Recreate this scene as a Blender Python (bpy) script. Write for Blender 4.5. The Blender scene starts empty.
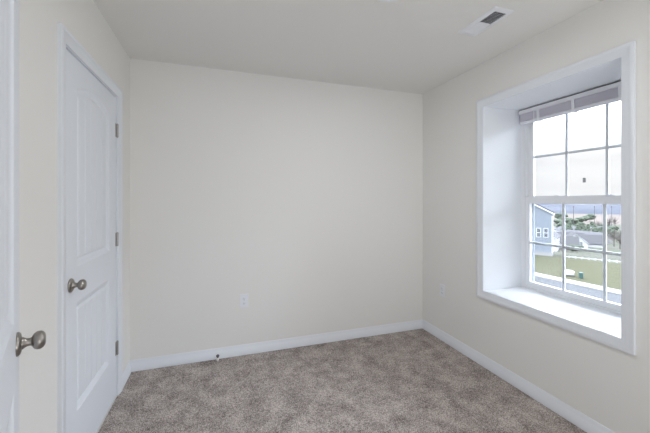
import bpy, bmesh, math, random
import numpy as np
from mathutils import Vector, Matrix, noise

S = bpy.context.scene
COL = S.collection
random.seed(7)
rng = np.random.default_rng(7)

# ------------------------------------------------------------------ camera
F_PX, HORIZON, YAW = 316.7, 200.0, 0.3208
EYE = 1.335
cam_d = bpy.data.cameras.new('camera')
cam_d.sensor_width = 36.0
cam_d.lens = F_PX / 650.0 * 36.0
cam_d.shift_y = -(216.5 - HORIZON) / 650.0
cam_d.clip_start = 0.02
cam_d.clip_end = 9000
cam = bpy.data.objects.new('camera', cam_d)
cam.location = (0, 0, EYE)
cam.rotation_euler = (math.pi / 2, 0, -YAW)
COL.objects.link(cam)
S.camera = cam

# ------------------------------------------------------------------ world: overcast sky, brighter overhead
SKY_STRENGTH = 1.0
w = bpy.data.worlds.new('overcast_sky')
S.world = w
w.use_nodes = True
nt = w.node_tree
nt.nodes.clear()
N = lambda t: nt.nodes.new(t)
out, bg, tc, sep = N('ShaderNodeOutputWorld'), N('ShaderNodeBackground'), N('ShaderNodeTexCoord'), N('ShaderNodeSeparateXYZ')
mp, nz, cr, up, mul = N('ShaderNodeMapping'), N('ShaderNodeTexNoise'), N('ShaderNodeValToRGB'), N('ShaderNodeMapRange'), N('ShaderNodeVectorMath')
mp.inputs['Scale'].default_value = (2.2, 2.2, 11.0)
nz.inputs['Scale'].default_value = 1.7
nz.inputs['Detail'].default_value = 5
nz.inputs['Roughness'].default_value = 0.55
cr.color_ramp.elements[0].position = 0.36
cr.color_ramp.elements[0].color = (1.0, 0.995, 1.01, 1)
cr.color_ramp.elements[1].position = 0.60
cr.color_ramp.elements[1].color = (1.08, 1.075, 1.075, 1)
up.interpolation_type = 'SMOOTHSTEP'
up.inputs['From Min'].default_value = 0.10
up.inputs['From Max'].default_value = 0.40
up.inputs['To Min'].default_value = 0.0
up.inputs['To Max'].default_value = 1.0
mul.operation = 'MULTIPLY'
tint = N('ShaderNodeMix'); tint.data_type = 'RGBA'; tint.clamp_result = False
tint.inputs['A'].default_value = (1, 1, 1, 1); tint.inputs['B'].default_value = (12.2, 13.4, 15.0, 1)
L = nt.links.new
L(tc.outputs['Generated'], mp.inputs['Vector']); L(mp.outputs[0], nz.inputs['Vector'])
L(nz.outputs['Fac'], cr.inputs['Fac']); L(tc.outputs['Generated'], sep.inputs[0])
L(sep.outputs['Z'], up.inputs['Value']); L(cr.outputs['Color'], mul.inputs[0]); L(up.outputs[0], tint.inputs['Factor']); L(tint.outputs['Result'], mul.inputs[1])
L(mul.outputs[0], bg.inputs['Color']); L(bg.outputs[0], out.inputs['Surface'])
bg.inputs['Strength'].default_value = SKY_STRENGTH

# ------------------------------------------------------------------ exposure / view
S.view_settings.view_transform = 'Standard'
S.view_settings.look = 'None'
S.view_settings.gamma = 1.0
S.view_settings.use_curve_mapping = False
S.view_settings.exposure = 0.0
S.cycles.max_bounces = 14
S.cycles.diffuse_bounces = 9
S.cycles.transparent_max_bounces = 12
S.cycles.sample_clamp_indirect = 6
LAMP_STRENGTH = 38.0
LAMP_COLOR = (0.965, 0.985, 1.01)
# added soft fill light behind the camera; no fixture stands there
fl = bpy.data.lights.new('fill_light', 'AREA')
fl.shape = 'RECTANGLE'; fl.size = 2.0; fl.size_y = 1.8
fl.energy = 36.0
fl.color = (0.965, 0.985, 1.01)
fo = bpy.data.objects.new('fill_light', fl)
fo.location = (0.95, -1.15, 0.75)
fo.rotation_euler = (math.radians(148), 0, 0)
COL.objects.link(fo)

# ------------------------------------------------------------------ room numbers (metres)
XL, XR, YF, YN, H = -0.665, 2.015, 2.82, -1.5, 2.44
WY0, WY1, WZ0, WZ1 = 1.092, 2.016, 0.605, 2.087      # window recess opening
WX = 2.425                                          # face of the window unit

# ------------------------------------------------------------------ materials
MATS = {}
def mat(name, color, rough=0.6, metal=0.0, spec=0.4, var=None, bump=None, **kw):
    """var=(scale, amount, color2) mottles the colour; bump=(scale, strength, distance)."""
    m = bpy.data.materials.new(name)
    m.use_nodes = True
    t = m.node_tree
    b = t.nodes['Principled BSDF']
    b.inputs['Base Color'].default_value = (*color, 1)
    b.inputs['Roughness'].default_value = rough
    b.inputs['Metallic'].default_value = metal
    b.inputs['Specular IOR Level'].default_value = spec
    for k, v in kw.items():
        b.inputs[k].default_value = v
    co = t.nodes.new('ShaderNodeTexCoord')
    if var:
        n = t.nodes.new('ShaderNodeTexNoise')
        n.inputs['Scale'].default_value = var[0]
        n.inputs['Detail'].default_value = 6
        r = t.nodes.new('ShaderNodeValToRGB')
        r.color_ramp.elements[0].position = 0.5 - var[1]
        r.color_ramp.elements[1].position = 0.5 + var[1]
        r.color_ramp.elements[0].color = (*color, 1)
        r.color_ramp.elements[1].color = (*var[2], 1)
        t.links.new(co.outputs['Object'], n.inputs['Vector'])
        t.links.new(n.outputs['Fac'], r.inputs['Fac'])
        t.links.new(r.outputs['Color'], b.inputs['Base Color'])
    if bump:
        n2 = t.nodes.new('ShaderNodeTexNoise')
        n2.inputs['Scale'].default_value = bump[0]
        n2.inputs['Detail'].default_value = 3
        bp = t.nodes.new('ShaderNodeBump')
        bp.inputs['Strength'].default_value = bump[1]
        bp.inputs['Distance'].default_value = bump[2]
        t.links.new(co.outputs['Object'], n2.inputs['Vector'])
        t.links.new(n2.outputs['Fac'], bp.inputs['Height'])
        t.links.new(bp.outputs[0], b.inputs['Normal'])
    MATS[name] = m
    return m

WALL = mat('wall_paint', (0.812, 0.805, 0.785), 0.75, spec=0.25, bump=(260, 0.08, 0.001))
CEIL = mat('ceiling_paint', (0.76, 0.75, 0.725), 0.9, spec=0.15, bump=(180, 0.12, 0.001))
TRIM = mat('trim_paint', (0.79, 0.82, 0.87), 0.38, spec=0.45)
TRIM_DAYLIT = mat('trim_paint_daylit', (0.87, 0.89, 0.92), 0.38, spec=0.45)  # trim paint made lighter: daylight in the recess put into the colour
DOOR = mat('door_paint', (0.79, 0.825, 0.885), 0.42, spec=0.45, bump=(90, 0.05, 0.001))
SCREENF = mat('screen_frame_grey', (0.30, 0.32, 0.35), 0.5)
VINYL = mat('window_vinyl', (0.87, 0.88, 0.90), 0.35, spec=0.5)
NICKEL = mat('satin_nickel', (0.35, 0.325, 0.30), 0.30, metal=1.0)
HINGE = mat('hinge_steel', (0.42, 0.41, 0.40), 0.40, metal=1.0)
PLASTIC = mat('white_plastic', (0.82, 0.84, 0.88), 0.35)
DARK = mat('dark_slot', (0.03, 0.03, 0.035), 0.6)
SPRING = mat('spring_bronze', (0.12, 0.11, 0.12), 0.4, metal=0.7)
RUBBER = mat('white_rubber', (0.86, 0.86, 0.84), 0.6)
SLAT = mat('blind_slat', (0.70, 0.68, 0.745), 0.5)
RAIL = mat('blind_rail', (0.90, 0.90, 0.93), 0.4)
BRAIL = mat('blind_bottom_rail', (0.80, 0.79, 0.84), 0.4)
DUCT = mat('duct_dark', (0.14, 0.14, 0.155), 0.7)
VENTM = mat('vent_enamel', (0.76, 0.77, 0.80), 0.4)
STICKER = mat('grey_label', (0.40, 0.40, 0.42), 0.6)
SCREW = mat('screw_steel', (0.5, 0.5, 0.5), 0.35, metal=1.0)

def carpet_mat():
    m = bpy.data.materials.new('taupe_carpet')
    m.use_nodes = True
    t = m.node_tree
    b = t.nodes['Principled BSDF']
    b.inputs['Roughness'].default_value = 1.0
    b.inputs['Specular IOR Level'].default_value = 0.05
    b.inputs['Sheen Weight'].default_value = 0.15
    co = t.nodes.new('ShaderNodeTexCoord')
    def nn(scale, detail, rough=0.5, dist=0.0):
        n = t.nodes.new('ShaderNodeTexNoise')
        n.inputs['Scale'].default_value = scale; n.inputs['Detail'].default_value = detail
        n.inputs['Roughness'].default_value = rough; n.inputs['Distortion'].default_value = dist
        t.links.new(co.outputs['Object'], n.inputs['Vector'])
        return n.outputs['Fac']
    def mth(op, a, c):
        n = t.nodes.new('ShaderNodeMath'); n.operation = op
        for i, v in enumerate((a, c)):
            if isinstance(v, (int, float)): n.inputs[i].default_value = v
            else: t.links.new(v, n.inputs[i])
        return n.outputs[0]
    pile_shade = mth('MULTIPLY', mth('SUBTRACT', nn(7.0, 6, 0.68, 0.2), 0.5), 1.4)  # soft patches: shading of the pile direction painted as colour
    tuft = mth('MULTIPLY', mth('SUBTRACT', nn(75, 3, 0.7), 0.5), 0.9)
    fleck = mth('MULTIPLY', mth('SUBTRACT', nn(170, 1, 0.8), 0.5), 2.2)
    v = mth('ADD', mth('ADD', mth('ADD', pile_shade, tuft), fleck), 0.5)
    r = t.nodes.new('ShaderNodeValToRGB')
    e = r.color_ramp.elements
    e[0].position = 0.05; e[0].color = (0.145, 0.122, 0.110, 1)
    e[1].position = 0.95; e[1].color = (0.66, 0.59, 0.55, 1)
    k = e.new(0.5); k.color = (0.37, 0.322, 0.296, 1)
    t.links.new(v, r.inputs['Fac'])
    t.links.new(r.outputs['Color'], b.inputs['Base Color'])
    return m
CARPET = carpet_mat()

def glass_mat():
    m = bpy.data.materials.new('window_glass')
    m.use_nodes = True
    t = m.node_tree
    t.nodes.clear()
    o = t.nodes.new('ShaderNodeOutputMaterial')
    mx = t.nodes.new('ShaderNodeMixShader')
    fr = t.nodes.new('ShaderNodeFresnel'); fr.inputs['IOR'].default_value = 1.45
    tr = t.nodes.new('ShaderNodeBsdfTransparent'); tr.inputs['Color'].default_value = (0.97, 0.98, 0.985, 1)
    gl = t.nodes.new('ShaderNodeBsdfGlossy'); gl.inputs['Roughness'].default_value = 0.02
    t.links.new(fr.outputs[0], mx.inputs[0]); t.links.new(tr.outputs[0], mx.inputs[1]); t.links.new(gl.outputs[0], mx.inputs[2])
    t.links.new(mx.outputs[0], o.inputs[0])
    return m
GLASS = glass_mat()

def lamp_mat():
    m = bpy.data.materials.new('lit_lamp_glass')
    m.use_nodes = True
    b = m.node_tree.nodes['Principled BSDF']
    b.inputs['Base Color'].default_value = (0.9, 0.9, 0.88, 1)
    b.inputs['Emission Color'].default_value = (*LAMP_COLOR, 1)
    b.inputs['Emission Strength'].default_value = LAMP_STRENGTH
    return m
LAMP = lamp_mat()

# ------------------------------------------------------------------ mesh helpers
class MB:
    def __init__(self):
        self.bm = bmesh.new()
    def box(self, x0, x1, y0, y1, z0, z1, M=None):
        vs = [self.bm.verts.new((x, y, z)) for x in (x0, x1) for y in (y0, y1) for z in (z0, z1)]
        if M:
            for v in vs: v.co = M @ v.co
        for f in ((0, 1, 3, 2), (4, 6, 7, 5), (0, 4, 5, 1), (2, 3, 7, 6), (0, 2, 6, 4), (1, 5, 7, 3)):
            self.bm.faces.new([vs[i] for i in f])
        return self
    def lathe(self, prof, M=None, n=24, cap=True):
        """prof: list of (radius, axial); axis is local z, moved by M."""
        rings = []
        for r, a in prof:
            ring = []
            for i in range(n):
                t = 2 * math.pi * i / n
                p = Vector((r * math.cos(t), r * math.sin(t), a))
                ring.append(self.bm.verts.new(M @ p if M else p))
            rings.append(ring)
        for a, b in zip(rings, rings[1:]):
            for i in range(n):
                self.bm.faces.new((a[i], a[(i + 1) % n], b[(i + 1) % n], b[i]))
        if cap:
            self.bm.faces.new(rings[0][::-1]); self.bm.faces.new(rings[-1])
        return self
    def tube(self, pts, r, n=8):
        pts = [Vector(p) for p in pts]
        rings = []
        for i, p in enumerate(pts):
            d = (pts[min(i + 1, len(pts) - 1)] - pts[max(i - 1, 0)]).normalized()
            a = d.orthogonal().normalized() if i == 0 else (a - d * a.dot(d)).normalized()
            b = d.cross(a)
            rr = r[i] if isinstance(r, (list, tuple)) else r
            rings.append([self.bm.verts.new(p + (a * math.cos(2 * math.pi * k / n) + b * math.sin(2 * math.pi * k / n)) * rr) for k in range(n)])
        for a_, b_ in zip(rings, rings[1:]):
            for k in range(n):
                self.bm.faces.new((a_[k], a_[(k + 1) % n], b_[(k + 1) % n], b_[k]))
        self.bm.faces.new(rings[0][::-1]); self.bm.faces.new(rings[-1])
        return self
    def prism(self, poly, a, b, M=None):
        """poly in local xy, extruded from z=a to z=b, moved by M."""
        lo = [self.bm.verts.new(M @ Vector((x, y, a)) if M else (x, y, a)) for x, y in poly]
        hi = [self.bm.verts.new(M @ Vector((x, y, b)) if M else (x, y, b)) for x, y in poly]
        self.bm.faces.new(lo[::-1]); self.bm.faces.new(hi)
        n = len(poly)
        for i in range(n):
            self.bm.faces.new((lo[i], lo[(i + 1) % n], hi[(i + 1) % n], hi[i]))
        return self
    def sweep(self, prof, frames, closed=False):
        """prof: list of (u,v); frames: list of functions-like (origin, U, V) so vertex = o + u*U + v*V."""
        rings = [[self.bm.verts.new(Vector(o) + Vector(U) * u + Vector(V) * v) for u, v in prof] for o, U, V in frames]
        n = len(prof)
        prs = list(zip(rings, rings[1:])) + ([(rings[-1], rings[0])] if closed else [])
        for a, b in prs:
            for i in range(n):
                self.bm.faces.new((a[i], a[(i + 1) % n], b[(i + 1) % n], b[i]))
        if not closed:
            self.bm.faces.new(rings[0][::-1]); self.bm.faces.new(rings[-1])
        return self
    def blob(self, c, r, amp=0.25, f=1.5, sub=2):
        g = bmesh.ops.create_icosphere(self.bm, subdivisions=sub, radius=1.0)
        c = Vector(c)
        off = Vector((random.uniform(-50, 50),) * 3)
        for v in g['verts']:
            k = 1 + amp * noise.noise(v.co * f + off) + amp * 0.6 * noise.noise(v.co * f * 3.1 + off)
            v.co = Vector((v.co.x * r[0], v.co.y * r[1], v.co.z * r[2])) * k + c
        return self
    def build(self, name, m, parent=None, loc=None, smooth=False, bevel=0.0, fix=True):
        if fix:
            bmesh.ops.recalc_face_normals(self.bm, faces=self.bm.faces)
        if bevel:
            es = [e for e in self.bm.edges if len(e.link_faces) == 2 and e.calc_face_angle(0) > 0.6]
            bmesh.ops.bevel(self.bm, geom=es, offset=bevel, segments=2, affect='EDGES', profile=0.6)
        me = bpy.data.meshes.new(name)
        if loc is not None:
            bmesh.ops.translate(self.bm, verts=self.bm.verts, vec=-Vector(loc))
        self.bm.to_mesh(me); self.bm.free()
        me.materials.append(m)
        if smooth:
            me.shade_smooth()
            me.set_sharp_from_angle(angle=math.radians(40))
        o = bpy.data.objects.new(name, me)
        COL.objects.link(o)
        if loc is not None: o.location = loc
        if parent is not None: o.parent = parent
        return o

def tag(o, label, cat, group=None, kind=None):
    o['label'] = label; o['category'] = cat
    if group: o['group'] = group
    if kind: o['kind'] = kind
    return o
def thing(name, loc, label, cat, rotz=0.0, group=None, kind=None):
    o = bpy.data.objects.new(name, None)
    o.empty_display_size = 0.1
    o.location = loc; o.rotation_euler = (0, 0, rotz)
    COL.objects.link(o)
    return tag(o, label, cat, group, kind)
def struct(mb, name, m, label, cat, **kw):
    return tag(mb.build(name, m, **kw), label, cat, kind='structure')
def copy_tree(o, parent=None):
    c = o.copy(); COL.objects.link(c)
    if parent is not None: c.parent = parent
    for ch in o.children: copy_tree(ch, c)
    return c

# ------------------------------------------------------------------ room shell
# floor: cut-pile carpet, a fine grid whose vertices stand at random pile heights
def carpet():
    step = 0.0075
    xs = np.arange(XL, XR + step, step); ys = np.arange(YN, YF + step, step)
    xs[-1] = XR; ys[-1] = YF
    nx, ny = len(xs), len(ys)
    X, Y = np.meshgrid(xs, ys, indexing='ij')
    Z = rng.uniform(-0.0055, 0.0015, X.shape)
    X = X + rng.uniform(-0.0025, 0.0025, X.shape); Y = Y + rng.uniform(-0.0025, 0.0025, Y.shape)
    co = np.stack([np.clip(X, XL, XR), np.clip(Y, YN, YF), Z], -1).reshape(-1, 3)
    i = np.arange(nx - 1)[:, None] * ny + np.arange(ny - 1)[None, :]
    q = np.stack([i, i + ny, i + ny + 1, i + 1], -1).reshape(-1, 4)
    # closed underside
    base = len(co)
    co = np.vstack([co, [(XL, YN, -0.06), (XR, YN, -0.06), (XR, YF, -0.06), (XL, YF, -0.06)]])
    q = np.vstack([q, [[base, base + 3, base + 2, base + 1]]])
    me = bpy.data.meshes.new('floor')
    me.vertices.add(len(co)); me.vertices.foreach_set('co', co.ravel())
    me.loops.add(q.size); me.loops.foreach_set('vertex_index', q.ravel().astype(np.int32))
    me.polygons.add(len(q)); me.polygons.foreach_set('loop_start', np.arange(0, q.size, 4, dtype=np.int32))
    me.update(calc_edges=True)
    me.materials.append(CARPET)
    o = bpy.data.objects.new('floor', me); COL.objects.link(o)
    tag(o, 'mottled taupe cut-pile carpet covering the whole floor', 'carpet floor', kind='structure')
carpet()

struct(MB().box(XL - .2, XR + .5, YN - .1, YF + .1, H, H + .12), 'ceiling', CEIL, 'flat off-white ceiling above the empty room', 'ceiling')
struct(MB().box(XL - .1, XR + .1, YF, YF + .1, -.06, H), 'wall_back', WALL, 'plain cream far wall facing the camera', 'wall')
# right wall: thick, with the deep window opening through it
r = MB()
xo = XR + 0.47
r.box(XR, xo, YN - .1, WY0 - .012, -.06, H).box(XR, xo, WY1 + .012, YF + .1, -.06, H)
r.box(XR, xo, WY0 - .012, WY1 + .012, -.06, WZ0 - .02).box(XR, xo, WY0 - .012, WY1 + .012, WZ1 + .012, H)
struct(r, 'wall_right', WALL, 'cream right wall pierced by the deep window recess', 'wall')
# left wall with the opening of the hinged door in it
DY0, DY1, DTOP = 1.720, 2.499, 2.040        # inside the casing
l = MB()
JY = 0.50
l.box(XL - .1, XL, JY - .1, DY0 - .018, -.06, H).box(XL - .1, XL, DY1 + .018, YF + .1, -.06, H).box(XL - .1, XL, DY0 - .018, DY1 + .018, DTOP + .018, H)
struct(l, 'wall_left', WALL, 'cream left wall holding the closed panelled door', 'wall')
# the wall jogs into the room nearer the camera; a doorway there carries the open door
b = MB()
BX = -0.35
b.box(XL, BX, JY - .1, JY, -.06, H).box(BX - .1, BX, YN, -.37, -.06, H).box(BX - .1, BX, -.37, JY - .1, 2.05, H)
b.box(-1.2, BX - .1, -.47, -.37, -.06, H).box(-1.3, -1.2, -.47, JY, -.06, H).box(-1.2, XL, JY - .1, JY, -.06, H).box(-1.3, BX - .1, -.47, JY, H, H + .1).box(-1.3, BX - .1, -.47, JY, -.06, 0)
struct(b, 'wall_near_left', WALL, 'short cream wall return behind the open door', 'wall')
struct(MB().box(XL - .1, XR + .1, YN - .1, YN, -.06, H), 'wall_front', WALL, 'plain cream wall behind the camera', 'wall')
cl = MB().box(XL - .75, XL - .7, DY0 - .1, DY1 + .1, -.06, H).box(XL - .75, XL - .1, DY0 - .15, DY0 - .1, -.06, H).box(XL - .75, XL - .1, DY1 + .1, DY1 + .15, -.06, H).box(XL - .75, XL, DY0 - .15, DY1 + .15, -.06, 0).box(XL - .75, XL - .1, DY0 - .15, DY1 + .15, H, H + .1)
struct(cl, 'wall_closet', WALL, 'cream closet wall behind the closed door', 'wall')

# ------------------------------------------------------------------ baseboards
BB = [(0, 0), (0.015, 0), (0.015, 0.055), (0.0105, 0.061), (0.0100, 0.069), (0.0050, 0.081), (0.0040, 0.086), (0, 0.086)]
def baseboard(name, a, b, nrm, label):
    a, b, nv = Vector(a), Vector(b), Vector(nrm)
    m = MB().sweep(BB, [(a, nv, (0, 0, 1)), (b, nv, (0, 0, 1))])
    struct(m, name, TRIM, label, 'baseboard', smooth=True)
baseboard('baseboard_back', (XL, YF, 0), (XR, YF, 0), (0, -1, 0), 'white moulded baseboard along the far wall')
baseboard('baseboard_right', (XR, YN, 0), (XR, YF - .014, 0), (-1, 0, 0), 'white moulded baseboard under the window wall')
baseboard('baseboard_left_far', (XL, DY1 + .0605, 0), (XL, YF - .014, 0), (1, 0, 0), 'short white baseboard between door and far corner')
baseboard('baseboard_left_near', (XL, JY, 0), (XL, DY0 - .0605, 0), (1, 0, 0), 'white baseboard left of the closed door')

# ------------------------------------------------------------------ casings (picture-frame mouldings)
CAS = [(0, 0), (0, 0.007), (0.004, 0.010), (0.014, 0.0105), (0.018, 0.0125), (0.038, 0.0145), (0.043, 0.018), (0.057, 0.018), (0.060, 0.016), (0.060, 0)]
def casing(mb, pts, outs, nrm, closed):
    # pts: inner corners; outs: outward mitre vectors at each corner (unit per axis)
    mb.sweep(CAS, [(p, o, nrm) for p, o in zip(pts, outs)], closed)
c = MB()
casing(c, [(XR, WY0, WZ0), (XR, WY1, WZ0), (XR, WY1, WZ1), (XR, WY0, WZ1)],
       [(0, -1, -1), (0, 1, -1), (0, 1, 1), (0, -1, 1)], (-1, 0, 0), True)
struct(c, 'trim_1', TRIM, 'white picture-frame casing around the window recess', 'window casing', smooth=True)
c = MB()
casing(c, [(XL, DY0, 0), (XL, DY0, DTOP), (XL, DY1, DTOP), (XL, DY1, 0)],
       [(0, -1, 0), (0, -1, 1), (0, 1, 1), (0, 1, 0)], (1, 0, 0), False)
struct(c, 'trim_2', TRIM, 'white casing around the closed left door', 'door casing', smooth=True)
# door jamb boards
j = MB().box(XL - .1, XL, DY0 - .018, DY0 + .004, 0, DTOP).box(XL - .1, XL, DY1 - .004, DY1 + .018, 0, DTOP).box(XL - .1, XL, DY0 - .018, DY1 + .018, DTOP - .004, DTOP + .018)
j.box(XL - .1, XL - .048, DY0 + .004, DY0 + .02, 0, DTOP).box(XL - .1, XL - .048, DY1 - .02, DY1 - .004, 0, DTOP).box(XL - .1, XL - .048, DY0, DY1, DTOP - .02, DTOP)
struct(j, 'trim_3', TRIM, 'white jamb lining inside the closed doorway', 'door jamb')
# lining of the window recess
q = MB()
q.box(XR, WX + .02, WY1, WY1 + .012, WZ0 - .02, WZ1 + .012).box(XR, WX + .02, WY0 - .012, WY0, WZ0 - .02, WZ1 + .012).box(XR, WX + .02, WY0, WY1, WZ1, WZ1 + .012)
struct(q, 'trim_4', TRIM_DAYLIT, 'white boards lining sides and top of the window recess', 'window reveal')
struct(MB().box(XR - .004, WX + .02, WY0, WY1, WZ0 - .02, WZ0), 'trim_5', TRIM_DAYLIT, 'deep glossy white sill board below the window', 'window sill')

# ------------------------------------------------------------------ doors
DW, DH, DT = 0.767, 2.018, 0.035
PAN_Y = (0.145, DW - 0.141)
def door_height(x, z):
    """relief depth (<=0) of the moulded two-panel skin at (x, z) in door space."""
    a, bb = PAN_Y
    cx, hw = (a + bb) / 2, (bb - a) / 2
    ztop = 1.866 + 0.052 * (1 - np.clip(np.abs(x - cx) / hw, 0, 1) ** 2)
    dx = np.minimum(x - a, bb - x)
    d_up = np.minimum(np.minimum(dx, z - 1.000), (ztop - z) * 0.97)
    d_lo = np.minimum(np.minimum(dx, z - 0.284), 0.819 - z)
    d = np.maximum(d_up, d_lo)
    h = np.interp(d, [0, 0.003, 0.012, 0.024, 0.028, 0.032, 0.036, 0.044], [0, -0.0055, -0.0075, -0.0125, -0.0155, -0.0155, -0.0095, -0.006])
    # plank grooves on the panel fields
    n = 5
    fw = (bb - a - 0.08) / n
    u = (x - (a + 0.04)) / fw
    g = np.abs(u - np.round(u)) * fw
    groove = np.interp(g, [0, 0.003, 0.006], [-0.005, -0.003, 0])
    inner = (np.round(u) > 0) & (np.round(u) < n)
    return h + np.where((d > 0.044) & inner, groove, 0)
def door_slab():
    xs = np.linspace(0, DW, 195); zs = np.linspace(0, DH, 506)
    nx, nz = len(xs), len(zs)
    X, Z = np.meshgrid(xs, zs, indexing='ij')
    hgt = door_height(X, Z)
    front = np.stack([X, hgt, Z], -1).reshape(-1, 3)
    back = np.stack([X, -DT - hgt, Z], -1).reshape(-1, 3)
    i = np.arange(nx - 1)[:, None] * nz + np.arange(nz - 1)[None, :]
    qf = np.stack([i, i + 1, i + nz + 1, i + nz], -1).reshape(-1, 4)
    nb = len(front)
    qb = qf[:, ::-1] + nb
    idx = np.arange(nx * nz).reshape(nx, nz)
    side = []
    for k in range(nx - 1):
        side.append((idx[k, 0], idx[k + 1, 0], idx[k + 1, 0] + nb, idx[k, 0] + nb))
        side.append((idx[k + 1, -1], idx[k, -1], idx[k, -1] + nb, idx[k + 1, -1] + nb))
    for k in range(nz - 1):
        side.append((idx[0, k + 1], idx[0, k], idx[0, k] + nb, idx[0, k + 1] + nb))
        side.append((idx[-1, k], idx[-1, k + 1], idx[-1, k + 1] + nb, idx[-1, k] + nb))
    qs = np.vstack([qf, qb, np.array(side)])
    me = bpy.data.meshes.new('door_leaf')
    co = np.vstack([front, back])
    me.vertices.add(len(co)); me.vertices.foreach_set('co', co.ravel())
    me.loops.add(qs.size); me.loops.foreach_set('vertex_index', qs.ravel().astype(np.int32))
    me.polygons.add(len(qs)); me.polygons.foreach_set('loop_start', np.arange(0, qs.size, 4, dtype=np.int32))
    me.update(calc_edges=True)
    me.materials.append(DOOR)
    return me
DOOR_ME = door_slab()
KZ, KX = 0.922, DW - 0.070
def knob(parent, side, fy):
    """side=+1: on the y=0 face, pointing +y; side=-1: on the back face."""
    M = Matrix.Translation((KX, fy, KZ)) @ Matrix.Rotation(-math.pi / 2 * side, 4, 'X')
    k = MB().lathe([(0.0, 0.0615), (0.010, 0.0611), (0.017, 0.0593), (0.0220, 0.0557), (0.0248, 0.0510), (0.0255, 0.0465), (0.0247, 0.0415), (0.0215, 0.0360), (0.0165, 0.0325), (0.0120, 0.0305),
                    (0.0108, 0.027), (0.0112, 0.021), (0.0140, 0.016), (0.0165, 0.013), (0.017, 0.008)][::-1], M, 32, cap=False).build('knob', NICKEL, parent, smooth=True)
    MB().lathe([(0.0325, 0.0), (0.0325, 0.003), (0.0315, 0.0050), (0.027, 0.0085), (0.020, 0.0105), (0.006, 0.011)], M, 40).build('rosette', NICKEL, k, smooth=True)
    return k
def hinge(parent, z):
    h = MB().box(-0.0035, -0.0005, -0.030, 0.001, z - .045, z + .045)
    h.build('hinge', HINGE, parent)
    kn = MB()
    for i in range(5):
        kn.lathe([(0.0070, z - .045 + i * .018 + .0006), (0.0070, z - .045 + (i + 1) * .018 - .0006)], Matrix.Translation((-0.0015, 0.006, 0)), 14)
    kn.lathe([(0.0045, z - .048), (0.0045, z + .048)], Matrix.Translation((-0.0015, 0.006, 0)), 12)
    kn.box(0.0005, 0.022, 0.0003, 0.0022, z - .045, z + .045)
    o = kn.build('hinge_knuckle', HINGE, parent, smooth=True)
    return o
def make_door(name, loc, rotz, label):
    root = thing(name, loc, label, 'door', rotz, kind='structure')
    leaf = bpy.data.objects.new('door_leaf', DOOR_ME)
    COL.objects.link(leaf); leaf.parent = root
    knob(root, 1, 0.0); knob(root, -1, -DT)
    lp = MB().box(DW - .0005, DW + .001, -DT / 2 - .0125, -DT / 2 + .0125, KZ - .029, KZ + .029)
    lp.build('latch_plate', NICKEL, root)
    for z in (0.319, 1.058, 1.797):
        hinge(root, z)
    return root
# closed door in the left wall: hinge on the far side
make_door('door_1', (XL - 0.003, DY1 - 0.0065, 0.010), -math.pi / 2, 'closed white arched two-panel door with three hinges in the left wall')
# open door at the left edge of the picture, folded back towards the left wall
fd = Vector((-0.372, 0.928, 0)).normalized()
make_door('door_2', (-0.308, 0.444, 0.012), math.atan2(fd.y, fd.x), 'open white door nearest the camera, seen nearly edge-on with its knob')

# ------------------------------------------------------------------ window unit
win = thing('window_1', (WX, (WY0 + WY1) / 2, WZ0), 'white double-hung vinyl window with grilles at the back of the recess', 'window', kind='structure')
W0 = (WX, (WY0 + WY1) / 2, WZ0)
def wpart(mb, name, m, parent=win, **kw):
    off = Vector(W0)
    bmesh.ops.translate(mb.bm, verts=mb.bm.verts, vec=-off)
    return mb.build(name, m, parent, **kw)
f = MB()
FW = 0.027
f.box(WX, WX + .066, WY0, WY0 + FW, WZ0, WZ1).box(WX, WX + .066, WY1 - FW, WY1, WZ0, WZ1)
f.box(WX, WX + .066, WY0 + FW, WY1 - FW, WZ1 - .035, WZ1).box(WX, WX + .066, WY0 + FW, WY1 - FW, WZ0, WZ0 + .015)
# parting stops
f.box(WX - .006, WX, WY0, WY0 + .012, WZ0, WZ1).box(WX - .006, WX, WY1 - .012, WY1, WZ0, WZ1)
wpart(f, 'window_frame', VINYL, bevel=0.0015)
sc = MB()
ya, yb = WY0 + FW + .002, WY1 - FW - .002
sc.box(WX + .068, WX + .078, ya, ya + .024, WZ0 + .02, 1.34).box(WX + .068, WX + .078, yb - .024, yb, WZ0 + .02, 1.34).box(WX + .068, WX + .078, ya, yb, WZ0 + .012, WZ0 + .030).box(WX + .068, WX + .078, ya, yb, 1.325, 1.345)
wpart(sc, 'screen_frame', SCREENF)
def sash(name, x0, x1, z0, z1, rb, rt, st):
    y0, y1 = WY0 + FW + .001, WY1 - FW - .001
    s = MB()
    s.box(x0, x1, y0, y0 + st, z0, z1).box(x0, x1, y1 - st, y1, z0, z1).box(x0, x1, y0 + st, y1 - st, z0, z0 + rb).box(x0, x1, y0 + st, y1 - st, z1 - rt, z1)
    # glazing bead
    o = wpart(s, name, VINYL, bevel=0.0015)
    gy0, gy1, gz0, gz1 = y0 + st, y1 - st, z0 + rb, z1 - rt
    xm = (x0 + x1) / 2
    g = MB()
    for k in (1, 2):
        y = gy0 + (gy1 - gy0) * k / 3
        g.box(xm - .003, xm + .003, y - .0095, y + .0095, gz0, gz1)
    zc = (gz0 + gz1) / 2
    for k in range(3):
        ya = gy0 + (gy1 - gy0) * k / 3 + (.0095 if k else 0); yb = gy0 + (gy1 - gy0) * (k + 1) / 3 - (.0095 if k < 2 else 0)
        g.box(xm - .003, xm + .003, ya, yb, zc - .0095, zc + .0095)
    wpart(g, 'grille', VINYL, o)
    wpart(MB().box(xm - .007, xm - .004, gy0, gy1, gz0, gz1), 'pane', GLASS, o)
    return o
up_s = sash('upper_sash', WX + .037, WX + .062, 1.310, WZ1 - .036, .058, .040, .041)
lo_s = sash('lower_sash', WX + .005, WX + .034, WZ0 + .016, 1.362, .040, .056, .034)
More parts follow.
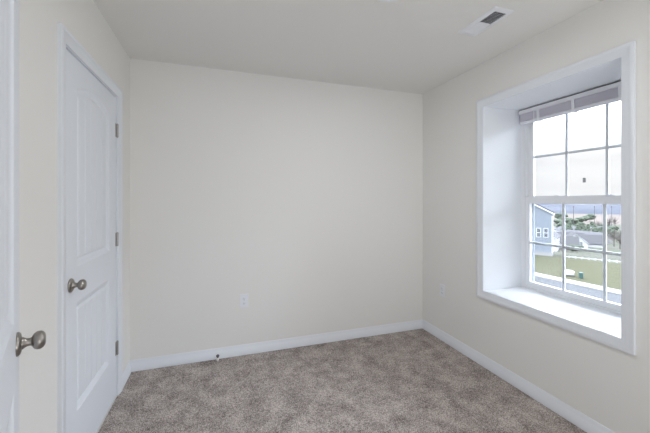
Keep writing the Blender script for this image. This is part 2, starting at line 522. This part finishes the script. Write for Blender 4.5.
for yy in (1.728, 1.380):
    k = MB().box(WX - .006, WX + .026, yy - .024, yy + .024, 1.3625, 1.367)
    k.lathe([(.010, 1.367), (.009, 1.371), (.005, 1.373)], Matrix.Translation((WX + .012, yy, 0)), 16)
    k.box(WX - .010, WX + .012, yy - .006, yy + .010, 1.368, 1.372)
    wpart(k, 'sash_lock', PLASTIC, lo_s, smooth=True)
tag(MB().box(WX + .0390, WX + .0412, 1.550, 1.569, 1.460, 1.493).build('label_sticker', STICKER), 'tiny grey rectangular sticker on the upper window glass', 'sticker')

# window blind, pulled all the way up
BO = Vector((2.395, (WY0 + WY1) / 2, 2.080))
bl = thing('window_blind', BO, 'raised pale lilac slatted blind under the head of the recess', 'window blind')
def bpart(mb, name, m, **kw):
    bmesh.ops.translate(mb.bm, verts=mb.bm.verts, vec=-BO)
    return mb.build(name, m, bl, **kw)
by0, by1 = WY0 + .010, WY1 - .010
bpart(MB().box(2.374, 2.422, by0, by1, 2.048, 2.077), 'headrail', RAIL, bevel=.002)
bpart(MB().box(2.377, 2.420, by0, by1, 2.0765, 2.0815), 'gap_shadow_strip', DUCT)  # dark strip added as the shadow in the gap above the headrail
s = MB()
for k in range(16):
    z = 2.046 - k * 0.0036
    s.box(2.3835 + (k % 2) * .0010, 2.4205 - (k % 3) * .0006, by0 + .004, by1 - .004, z - .0029, z)
bpart(s, 'slat_stack', SLAT)
bpart(MB().box(2.382, 2.421, by0 + .004, by1 - .004, 1.966, 1.9855), 'bottom_rail', BRAIL, bevel=.003)
for yy in (1.838, 1.578, 1.298):
    bpart(MB().prism([(2.3735, 2.056), (2.3765, 2.056), (2.3815, 1.985), (2.3815, 1.963), (2.421, 1.963), (2.421, 1.9605), (2.3785, 1.9605)], yy - .010, yy + .010,
                     Matrix(((1, 0, 0, 0), (0, 0, 1, 0), (0, 1, 0, 0), (0, 0, 0, 1)))), 'hold_strap', RAIL)
bpart(MB().box(2.379, 2.3825, 1.872, 1.878, 1.965, 2.048), 'lift_cord', RAIL)

# ------------------------------------------------------------------ wall outlets
def outlet(loc, rotz, label):
    o = thing('wall_outlet', loc, label, 'outlet', rotz, group='wall outlets')
    # local: plate in xz, facing -y
    MB().box(-.0355, .0355, -.0055, 0, -.0575, .0575).build('cover_plate', PLASTIC, o, bevel=.002)
    for zc in (-.0205, .0205):
        rc = MB().prism([(.0165 * math.cos(t), .0142 * math.sin(t)) for t in [2 * math.pi * i / 20 for i in range(20)]], -.0075, -.0050,
                        Matrix.Translation((0, 0, zc)) @ Matrix.Rotation(-math.pi / 2, 4, 'X') @ Matrix.Scale(-1, 4, (0, 0, 1)))
        bmesh.ops.transform(rc.bm, matrix=Matrix.Identity(4), verts=rc.bm.verts)
        ys = [v.co.y for v in rc.bm.verts]
        bmesh.ops.translate(rc.bm, verts=rc.bm.verts, vec=(0, -.0078 - min(ys), 0))
        rc = rc.build('receptacle', PLASTIC, o, smooth=True)
        MB().box(-.0075, -.0055, -.0082, -.0074, zc - .003, zc + .006).box(.0055, .0075, -.0082, -.0074, zc - .002, zc + .005).box(-.0022, .0022, -.0082, -.0074, zc - .0095, zc - .006).build('slot', DARK, rc)
    MB().lathe([(.003, 0), (.003, .0012)], Matrix.Translation((0, -.0054, 0)) @ Matrix.Rotation(math.pi / 2, 4, 'X'), 12).build('screw', SCREW, o)
    return o
outlet((0.199, YF, 0.465), 0, 'white duplex outlet low on the far wall')
outlet((XR, 2.510, 0.473), -math.pi / 2, 'white duplex outlet on the right wall beside the corner')

# ------------------------------------------------------------------ spring door stop on the far baseboard
ds = thing('door_stop', (-0.016, YF - .014, 0.028), 'small dark spring door stop with white tip on the far baseboard', 'door stop')
A = Matrix.Rotation(math.pi / 2, 4, 'X')
MB().lathe([(.0125, 0), (.0125, .003), (.009, .006), (.006, .008)], A, 16).build('base', SPRING, ds, smooth=True)
MB().tube([(.0055 * math.cos(t), -.007 - .052 * t / (2 * math.pi * 13), .0055 * math.sin(t)) for t in np.linspace(0, 2 * math.pi * 13, 156)], .0016, 6).build('spring', SPRING, ds, smooth=True)
MB().lathe([(.0085, .057), (.0095, .060), (.0095, .072), (.007, .076), (.003, .077)], A, 16).build('rubber_tip', RUBBER, ds, smooth=True)

# ------------------------------------------------------------------ ceiling vent
VX0, VX1, VY0, VY1 = 1.490, 1.636, 1.405, 1.711
vc = ((VX0 + VX1) / 2, (VY0 + VY1) / 2, H)
ve = thing('ceiling_vent', vc, 'white rectangular ceiling register with dark louvres near the window', 'ceiling vent')
def vpart(mb, name, m, **kw):
    bmesh.ops.translate(mb.bm, verts=mb.bm.verts, vec=-Vector(vc))
    return mb.build(name, m, ve, **kw)
ix0, ix1, iy0, iy1 = VX0 + .030, VX1 - .030, VY0 + .032, VY1 - .032
p = MB()
pr = [(0, 0), (0, .007), (.010, .006), (.028, .002), (.030, 0)]
p.sweep(pr, [((ix0, iy0, H), (-1, -1, 0), (0, 0, -1)), ((ix1, iy0, H), (1, -1, 0), (0, 0, -1)), ((ix1, iy1, H), (1, 1, 0), (0, 0, -1)), ((ix0, iy1, H), (-1, 1, 0), (0, 0, -1))], True)
vpart(p, 'face_plate', VENTM)
vpart(MB().box(ix0, ix1, iy0, iy1, H - .0012, H - .0004), 'duct_opening', DUCT)
ym = (iy0 + iy1) / 2
for half, sg in ((0, 1), (1, -1)):
    n = 10
    ya, yb = (iy0, ym) if half == 0 else (ym, iy1)
    for i in range(n):
        y = ya + (yb - ya) * (i + .5) / n
        M = Matrix.Translation(((ix0 + ix1) / 2, y, H - .0052)) @ Matrix.Rotation(sg * math.radians(38), 4, 'X')
        hw = (ix1 - ix0) / 2
        vpart(MB().box(-hw, hw, -.0052, .0052, -.0004, .0004, M), 'louvre', VENTM)
vpart(MB().box(ix0, ix1, ym - .002, ym + .002, H - .0085, H - .001), 'divider', VENTM)

# ------------------------------------------------------------------ ceiling light just above the frame
lc = (0.81, 1.354, H)
li = thing('ceiling_light', lc, 'round flush ceiling light in the middle of the room', 'ceiling light')
MB().lathe([(.150, 0), (.150, -.0300), (.153, -.0345), (.168, -.0345), (.176, -.029), (.178, -.010), (.178, 0)], None, 56, cap=False).build('rim', TRIM, li, smooth=True)
MB().lathe([(.1495, -.020), (.1495, -.029), (.10, -.0315), (.02, -.0325), (.001, -.0325)], None, 56).build('diffuser', LAMP, li, smooth=True)

# ================================================================== outside
GZ = -5.0
def at(px, d):
    """point on the ground plan that lies at depth d along the camera axis, in image column px"""
    u = (px - 325.0) / F_PX * d
    return (math.cos(YAW) * u + math.sin(YAW) * d, -math.sin(YAW) * u + math.cos(YAW) * d)
def qdist(x, y): return (x + .62 * y) / 1.177
def terrain(x, y):
    q = qdist(x, y)
    z = np.interp(q, [0, 43.4, 48, 110, 250, 380, 520, 1000, 1400, 3600], [GZ, GZ, GZ - .5, -13, -23, -28, -31, -33, -34, -34])
    return float(z)
GRASS = mat('lawn_grass', (0.0318, 0.0322, 0.0169), 0.95, spec=0.1, var=(1.1, .22, (0.0392, 0.0374, 0.0207)))
FIELD = mat('valley_ground', (0.0504, 0.0470, 0.0403), 1.0, spec=0.05, var=(0.02, .12, (0.0403, 0.0437, 0.0319)))
HILL = mat('hazed_wooded_hills', (0.0395, 0.0427, 0.0534), 1.0, spec=0.0, var=(0.006, .12, (0.0653, 0.0666, 0.0765)))  # distance haze mixed into the pale blue-grey base colours
TAN = mat('tan_field', (0.0828, 0.0680, 0.0611), 1.0, spec=0.05, var=(0.01, .2, (0.0648, 0.0544, 0.0462)))
ASPH = mat('asphalt', (0.0275, 0.0287, 0.0320), 0.85, spec=0.2, var=(3.0, .3, (0.0321, 0.0332, 0.0355)))
CONC = mat('concrete_walk', (0.1760, 0.1720, 0.1680), 0.9, spec=0.2, var=(1.2, .3, (0.1520, 0.1500, 0.1480)))
SIDING = mat('blue_siding', (0.119, 0.134, 0.155), 0.7, spec=0.2)
WHITEX = mat('white_exterior', (0.27, 0.27, 0.275), 0.7)
BEIGEX = mat('beige_siding', (0.1142, 0.1075, 0.1008), 0.8)
SHINGLE = mat('grey_shingles', (0.0397, 0.0388, 0.0414), 0.95, spec=0.1, var=(2.5, .3, (0.0500, 0.0485, 0.0514)))
DSHING = mat('pale_shingles', (0.0630, 0.0620, 0.0672), 0.95, spec=0.1, var=(2.5, .3, (0.0536, 0.0520, 0.0557)))
TRIMX = mat('white_house_trim', (0.36, 0.37, 0.38), 0.7)
PANEX = mat('dark_window', (0.0504, 0.0546, 0.0630), 0.15, spec=0.6)
EVERG = mat('evergreen_foliage', (0.0315, 0.0420, 0.0315), 0.95, spec=0.1, var=(.9, .25, (0.0504, 0.0588, 0.0420)))
BARE = mat('bare_twigs', (0.0764, 0.0645, 0.0590), 1.0, spec=0.05, var=(.8, .25, (0.0983, 0.0874, 0.0819)))
BARK = mat('bark', (0.0546, 0.0462, 0.0420), 0.95)
WOODP = mat('pole_wood', (0.0462, 0.0420, 0.0420), 0.9)
GREENB = mat('green_box', (0.0168, 0.0462, 0.0420), 0.5)
VFENCE = mat('vinyl_fence', (0.2500, 0.2500, 0.2500), 0.5)
MULCH = mat('dark_base', (0.0504, 0.0462, 0.0462), 0.9)

# lawn and slopes
def sheet(name, poly_q, m, label, cat, res_q, res_p, lift=0.0, thick=0.0):
    """strip of terrain between q0..q1 and p0..p1 (p runs across)"""
    q0, q1, p0, p1 = poly_q
    ax, ay = 1 / 1.177, .62 / 1.177
    mb = MB()
    rows = []
    qs = np.geomspace(q0, q1, res_q) if q0 > 0 else np.linspace(q0, q1, res_q); ps = np.linspace(0, 1, res_p)
    for q in qs:
        row = []
        for t in ps:
            pp = (p0 + (p1 - p0) * t) * (q / q0 if q > 60 and q0 >= 45 else 1)
            x, y = ax * q - ay * pp, ay * q + ax * pp
            z = terrain(x, y) + lift
            if 200 < q < 540: z += noise.noise(Vector((x, y, 0)) * .004) * q * .0025
            row.append(mb.bm.verts.new((x, y, z)))
        rows.append(row)
    for a, b_ in zip(rows, rows[1:]):
        for i in range(len(a) - 1):
            mb.bm.faces.new((a[i], a[i + 1], b_[i + 1], b_[i]))
    o = mb.build(name, m, smooth=True)
    return tag(o, label, cat, kind='structure')
sheet('lawn', (-25, 45, -60, 90), GRASS, 'dull green lawn sloping away beyond the street', 'lawn', 40, 30)
sheet('ground_valley', (45, 560, -60, 60), FIELD, 'grey-brown low ground of the valley beyond the lawn', 'ground', 50, 40)
sheet('field', (560, 1020, -700, 700), TAN, 'tan open fields below the hills', 'field', 20, 40)
# hills
def hills():
    mb = MB(); rows = []
    ax, ay = 1 / 1.177, .62 / 1.177
    for q in np.linspace(1000, 3000, 26):
        row = []
        for t in np.linspace(-1, 1, 90):
            pp = t * q * 1.0
            x, y = ax * q - ay * pp, ay * q + ax * pp
            k = (q - 1000) / 2000
            z = -33.5 + 38 * k ** 0.9 + 12 * k * noise.noise(Vector((x, y, 3)) * .0018) + 3 * noise.noise(Vector((x, y, 0)) * .012) * k
            row.append(mb.bm.verts.new((x, y, z)))
        rows.append(row)
    for a, b_ in zip(rows, rows[1:]):
        for i in range(len(a) - 1): mb.bm.faces.new((a[i], a[i + 1], b_[i + 1], b_[i]))
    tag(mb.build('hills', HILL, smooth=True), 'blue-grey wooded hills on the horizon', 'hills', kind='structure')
hills()
# street with pale walk along the lawn
P0, P1 = Vector((25.78, 20.3, 0)), Vector((26.3, 14.33, 0))
dr = (P0 - P1).normalized(); nr = Vector((dr.y, -dr.x, 0))
def strip(name, o0, o1, z0, z1, m, label, cat):
    a, b_ = P1 - dr * 45, P0 + dr * 70
    poly = [a + nr * o0, a + nr * o1, b_ + nr * o1, b_ + nr * o0]
    tag(MB().prism([(p.x, p.y) for p in poly], z0, z1).build(name, m), label, cat, kind='structure')
strip('sidewalk', -1.1, 0.0, GZ - .1, GZ + .10, CONC, 'pale concrete walk between street and lawn', 'sidewalk')
strip('road', -17.0, -1.1, GZ - .15, GZ + .03, ASPH, 'blue-grey asphalt street below the window', 'road')

def gable_house(name, base, rotz, wx, wy, eave, rise, wallm, roofm, label, wins=(), dorm=False, over=.35, group=None):
    """local x: ridge direction (length wx, from 0), local y: gable width wy; gable end at x=0 faces -x"""
    h = thing(name, base, label, 'house', rotz, group=group)
    # walls with gable ends
    poly = [(0, 0), (wy, 0), (wy, eave), (wy / 2, eave + rise), (0, eave)]
    M = Matrix(((0, 0, 1, 0), (1, 0, 0, 0), (0, 1, 0, 0), (0, 0, 0, 1)))
    MB().prism(poly, 0, wx, M).build('wall', wallm, h)
    sl = rise / (wy / 2)
    t = .16
    rf = MB()
    rp = [(-over, eave - over * sl + .02), (wy / 2, eave + rise + .02), (wy + over, eave - over * sl + .02), (wy + over, eave - over * sl + .02 + t), (wy / 2, eave + rise + .02 + t), (-over, eave - over * sl + .02 + t)]
    rf.prism(rp, -over, wx + over, M)
    rf.build('roof', roofm, h)
    rk = MB()
    rp2 = [(-over, eave - over * sl - .12), (wy / 2, eave + rise - .12), (wy + over, eave - over * sl - .12), (wy + over, eave - over * sl + .03), (wy / 2, eave + rise + .03), (-over, eave - over * sl + .03)]
    rk.prism(rp2, -over - .04, -over + .02, M)
    rk.build('rake_board', TRIMX, h)
    for (face, p_, z_, ww, wh) in wins:
        # face 'g': on gable end x=0; 's': on the side y=0
        fr, pn, ba = MB(), MB(), MB()
        if face == 'g':
            fr.box(-.06, -.005, p_ - ww / 2 - .065, p_ + ww / 2 + .065, z_ - wh / 2 - .065, z_ + wh / 2 + .065)
            pn.box(-.08, -.055, p_ - ww / 2, p_ + ww / 2, z_ - wh / 2, z_ + wh / 2)
            ba.box(-.1, -.07, p_ - ww / 2, p_ + ww / 2, z_ - .04, z_ + .04)
        else:
            fr.box(p_ - ww / 2 - .1, p_ + ww / 2 + .1, -.06, -.005, z_ - wh / 2 - .1, z_ + wh / 2 + .1)
            pn.box(p_ - ww / 2, p_ + ww / 2, -.08, -.055, z_ - wh / 2, z_ + wh / 2)
            ba.box(p_ - ww / 2, p_ + ww / 2, -.1, -.07, z_ - .04, z_ + .04)
        f_ = fr.build('window', TRIMX, h)
        pn.build('window_pane', PANEX, f_); ba.build('sash_bar', TRIMX, f_)
    return h

# neighbouring blue house (gable end towards us), clapboard relief on its gable wall
HX, HY = 36.35, 26.3
bh = gable_house('neighbour_house', (HX, HY, GZ), 0.70, 11, 9.0, 4.84, 2.55, SIDING, SHINGLE, 'light blue sided gable house at the left of the window view', over=.12,
                 wins=[('g', 1.37, 2.52, .33, .95), ('g', .66, 2.52, .33, .95), ('g', 6.5, 2.0, .9, 1.4), ('s', 3, 2.2, .9, 1.4), ('s', 7, 2.2, .9, 1.4)])
cb = MB()
z = .3
while z < 4.84 + 2.3:
    e = 0 if z < 4.75 else (z - 4.75) / (2.55 / 4.5)
    if 9 - 2 * e > .5:
        cb.box(-.022, -.001, e + .12, 9.0 - e - .12, z, z + .03)
    z += .2
cb.build('clapboards', SIDING, bh)
MB().box(-.04, .02, -.03, .11, 0, 4.5).box(-.04, .11, -.04, .0, 0, 4.5).build('corner_board', TRIMX, bh)
MB().box(-.05, -.001, .0, 9.0, -.2, .28).build('foundation', CONC, bh)

# houses in the valley
HOUSES = [
    # px, depth, base drop, ridge len, gable w, eave, rise, rot, wall, roof, label
    (556.5, 80, 0, 10, 6.0, 3.6, 2.0, .55, WHITEX, DSHING, 'white house partly hidden behind the blue house'),
    (576, 96, 0, 9, 6.5, 2.0, 2.6, 2.25, BEIGEX, SHINGLE, 'nearest grey-roofed house in the middle of the window view'),
    (588, 108, 0, 9, 6.5, 2.2, 2.8, .7, WHITEX, SHINGLE, 'grey-roofed house right of the nearest middle house'),
    (566, 122, 0, 8, 6.5, 2.2, 2.8, .75, WHITEX, SHINGLE, 'grey-roofed house just right of the white house'),
    (599, 121, 0, 9, 7, 2.2, 2.8, 2.4, WHITEX, SHINGLE, 'grey-roofed house left of the right grille bar'),
    (583, 146, 0, 10, 7, 2.4, 2.8, 2.2, BEIGEX, SHINGLE, 'grey-roofed house just above the nearest middle house'),
    (613, 150, 0, 18, 9, 3.0, 2.6, 1.5, BEIGEX, DSHING, 'long pale-roofed house at the right of the window view'),
    (592, 168, 0, 9, 6.5, 2.4, 2.8, .65, WHITEX, DSHING, 'white-gabled house behind the right-hand grey roofs'),
    (572, 172, 0, 9, 6.5, 2.4, 2.8, .75, WHITEX, DSHING, 'white-gabled house behind the left-hand grey roofs'),
    (604, 190, 0, 10, 7, 2.4, 2.8, 2.2, WHITEX, SHINGLE, 'dark-roofed house left of the long pale-roofed house'),
    (572, 235, 0, 11, 8, 3.4, 2.6, .9, WHITEX, DSHING, 'small distant white house above the near roofs'),
    (586, 250, 0, 11, 8, 3.4, 2.6, 1.3, WHITEX, DSHING, 'small distant white house left of the conifers'),
    (599, 250, 0, 12, 8, 3.4, 2.6, .7, BEIGEX, DSHING, 'small distant beige house right of the conifers'),
    (617, 270, 0, 12, 8, 3.4, 2.6, 1.2, WHITEX, DSHING, 'small distant white house below the bare trees'),
    (559, 260, 0, 11, 8, 3.4, 2.6, 1.1, WHITEX, SHINGLE, 'small distant white house close to the blue gable'),
]
for (px, d, dz, wx, wy, ev, ri, rot, wm, rm, lab) in HOUSES:
    x, y = at(px, d)
    gable_house('valley_house', (x, y, terrain(x, y) - .3), rot, wx, wy, ev, ri, wm, rm, lab,
                wins=[('g', wy * .3, 1.7, 1.0, 1.3), ('g', wy * .7, 1.7, 1.0, 1.3), ('s', wx * .25, 1.7, 1.1, 1.3), ('s', wx * .7, 1.7, 1.1, 1.3)], group='houses in the valley')

# trees
def tree(px, d, h, wdt, kind, label):
    x, y = at(px, d)
    z0 = terrain(x, y)
    if kind == 'e':
        t = thing('evergreen_tree', (x, y, z0), label, 'tree', group='evergreen trees')
        f_ = MB()
        for k in range(7):
            s_ = k / 6
            rr = wdt / 2 * (1 - .78 * s_)
            for j in range(4):
                an = random.uniform(0, 6.28)
                f_.blob((math.cos(an) * rr * .45, math.sin(an) * rr * .45, h * (.14 + .78 * s_)), (rr * .75, rr * .75, h * .12), .35, 1.8, 2)
        f_.build('foliage', EVERG, t)
        MB().lathe([(.035 * h, -.3), (.03 * h, h * .2), (.008 * h, h * .9)], None, 8).build('trunk', BARK, t)
    elif kind == 'r':
        t = thing('round_tree', (x, y, z0), label, 'tree', group='round dark trees')
        f_ = MB()
        for k in range(14):
            an = random.uniform(0, 6.28); rr = random.uniform(0, wdt * .32)
            f_.blob((math.cos(an) * rr, math.sin(an) * rr, h * random.uniform(.4, .82)), (wdt * .22, wdt * .22, h * .2), .35, 1.8, 2)
        f_.build('foliage', EVERG, t)
        MB().lathe([(.03 * h, -.3), (.02 * h, h * .5)], None, 8).build('trunk', BARK, t)
    else:
        t = thing('bare_tree', (x, y, z0), label, 'tree', group='bare winter trees')
        b_ = MB()
        for k in range(46):
            an = random.uniform(0, 6.28); el = random.uniform(.35, 1.4)
            L_ = h * random.uniform(.35, .62)
            o_ = Vector((0, 0, h * random.uniform(.22, .5)))
            dirv = Vector((math.cos(an) * math.cos(el) * wdt / h, math.sin(an) * math.cos(el) * wdt / h, math.sin(el)))
            mid = o_ + dirv * L_ * .5 + Vector((random.uniform(-.3, .3), random.uniform(-.3, .3), .2))
            b_.tube([o_, mid, o_ + dirv * L_ + Vector((0, 0, .3))], [.010 * h, .006 * h, .002 * h], 5)
        b_.build('branches', BARE, t)
        MB().lathe([(.03 * h, -.3), (.022 * h, h * .3), (.008 * h, h * .85)], None, 8).build('trunk', BARK, t)
TREES = [
    (566, 205, 9, 7, 'r', 'dark round tree beside the blue house gable'), (570, 218, 8, 6, 'e', 'leftmost conifer of the middle row'),
    (578, 200, 9, 6, 'e', 'conifer second from left in the middle row'), (583, 186, 10, 6, 'e', 'tall conifer in the middle row centre'),
    (588, 214, 9, 6, 'e', 'conifer right of the tall central one'), (597, 178, 8, 6, 'r', 'dark round tree at the right end of the middle row'),
    (602, 160, 8, 5, 'e', 'conifer behind the right-hand grey roof'), (609, 205, 8, 6, 'r', 'dark round tree by the right-hand grille bar'),
    (558, 380, 9, 14, 'r', 'far dark tree at the left of the tree belt'), (566, 402, 10, 16, 'r', 'far dark tree second from left in the belt'),
    (574, 358, 10, 15, 'r', 'far dark tree in the middle of the belt'), (582, 422, 10, 17, 'r', 'far dark tree at the right end of the belt'),
    (598, 350, 10, 14, 'b', 'bare brown tree right of the far tree belt'), (609, 318, 15, 16, 'b', 'large reddish bare tree above the right houses'),
    (615, 372, 14, 16, 'b', 'bare tree at the right edge of the view'),
    (614, 128, 8, 7, 'b', 'grey bare tree in front of the long pale-roofed house'), (620, 112, 7, 6, 'b', 'grey bare tree nearest the right casing'),
    (571, 84, 2.0, 3, 'r', 'low dark shrub below the middle roofs'), (577, 79, 2.0, 3, 'r', 'low dark shrub right of the other shrub'),
    (561, 300, 9, 9, 'r', 'hazy dark tree left of the distant white houses'), (570, 318, 9, 9, 'e', 'conifer left among the distant white houses'),
    (579, 290, 9, 9, 'r', 'dark tree in the middle of the distant white houses'), (592, 300, 9, 9, 'e', 'conifer right among the distant white houses'),
    (603, 294, 9, 9, 'r', 'dark tree beside the distant beige house'), (613, 232, 8, 7, 'r', 'dark tree right of the right grille bar'),
    (617, 184, 7, 7, 'r', 'dark tree near the right casing below the bare trees'), (590, 470, 12, 20, 'r', 'farthest tree clump at the right of the belt'),
    (560, 480, 13, 22, 'r', 'farthest tree clump close above the blue gable'),
]
for a in TREES: tree(*a)

# utility poles in the valley
for i, (px, d, lab) in enumerate([(573.6, 330, 'leftmost dark utility pole on the brown field'), (594.4, 350, 'second utility pole on the brown field'),
                                  (606, 370, 'utility pole beside the right grille bar'), (611.7, 390, 'rightmost utility pole on the brown field')]):
    x, y = at(px, d)
    g = terrain(x, y)
    t = thing('utility_pole', (x, y, g), lab, 'utility pole', group='utility poles')
    hh = EYE - (206 - HORIZON) / F_PX * d - g
    MB().lathe([(.32, -.5), (.22, hh)], None, 8).build('pole', WOODP, t)
    MB().box(-.12, .12, -1.4, 1.4, hh - 1.2, hh - .95).build('crossarm', WOODP, t)

# white rail fence at the top edge of the lawn
fe = thing('rail_fence', (0, 0, 0), 'low white rail fence along the top of the lawn', 'fence')
fx0, fy0 = at(563, 35.4); fx1, fy1 = at(640, 30.9)
a = Vector((fx0, fy0, 0)); b_ = Vector((fx1, fy1, 0))
n = 11
fe.location = (a.x, a.y, terrain(a.x, a.y))
rl = MB()
for zz in (-.06, .14):
    za, zb = terrain(a.x, a.y), terrain(b_.x, b_.y)
    p_, q_ = Vector((a.x, a.y, za + zz)), Vector((b_.x, b_.y, zb + zz))
    dv = (q_ - p_); Ln = dv.length
    M = Matrix.Translation(p_ - Vector(fe.location)) @ dv.to_track_quat('X', 'Z').to_matrix().to_4x4()
    rl.box(0, Ln, -.03, .03, -.045, .045, M)
rl.build('rail', VFENCE, fe)
for i in range(n + 1):
    p_ = a.lerp(b_, i / n)
    z_ = terrain(p_.x, p_.y) - fe.location.z
    MB().box(p_.x - a.x - .05, p_.x - a.x + .05, p_.y - a.y - .05, p_.y - a.y + .05, z_ - .6, z_ + .24).build('post', VFENCE, fe)

# utility boxes on the lawn
x, y = at(569, 26.5)
t = thing('utility_box', (x, y, GZ), 'low white utility box on a dark pad on the lawn', 'utility box', rotz=.9)
MB().box(-.36, .36, -.3, .3, -.05, .12).build('pad', MULCH, t)
MB().box(-.33, .33, -.26, .26, .12, .36).build('cabinet', WHITEX, t, bevel=.02)
MB().prism([(-.35, .34), (.35, .34), (.31, .42), (-.31, .42)], -.28, .28, Matrix(((1, 0, 0, 0), (0, 0, -1, 0), (0, 1, 0, 0), (0, 0, 0, 1)))).build('lid', WHITEX, t)
x, y = at(581, 25.6)
t = thing('utility_pedestal', (x, y, GZ), 'dark green utility pedestal standing on the lawn', 'utility pedestal', rotz=.9)
MB().box(-.115, .115, -.115, .115, -.05, .40).build('cabinet', GREENB, t, bevel=.015)
MB().box(-.13, .13, -.13, .13, .40, .47).build('cap', GREENB, t, bevel=.03)
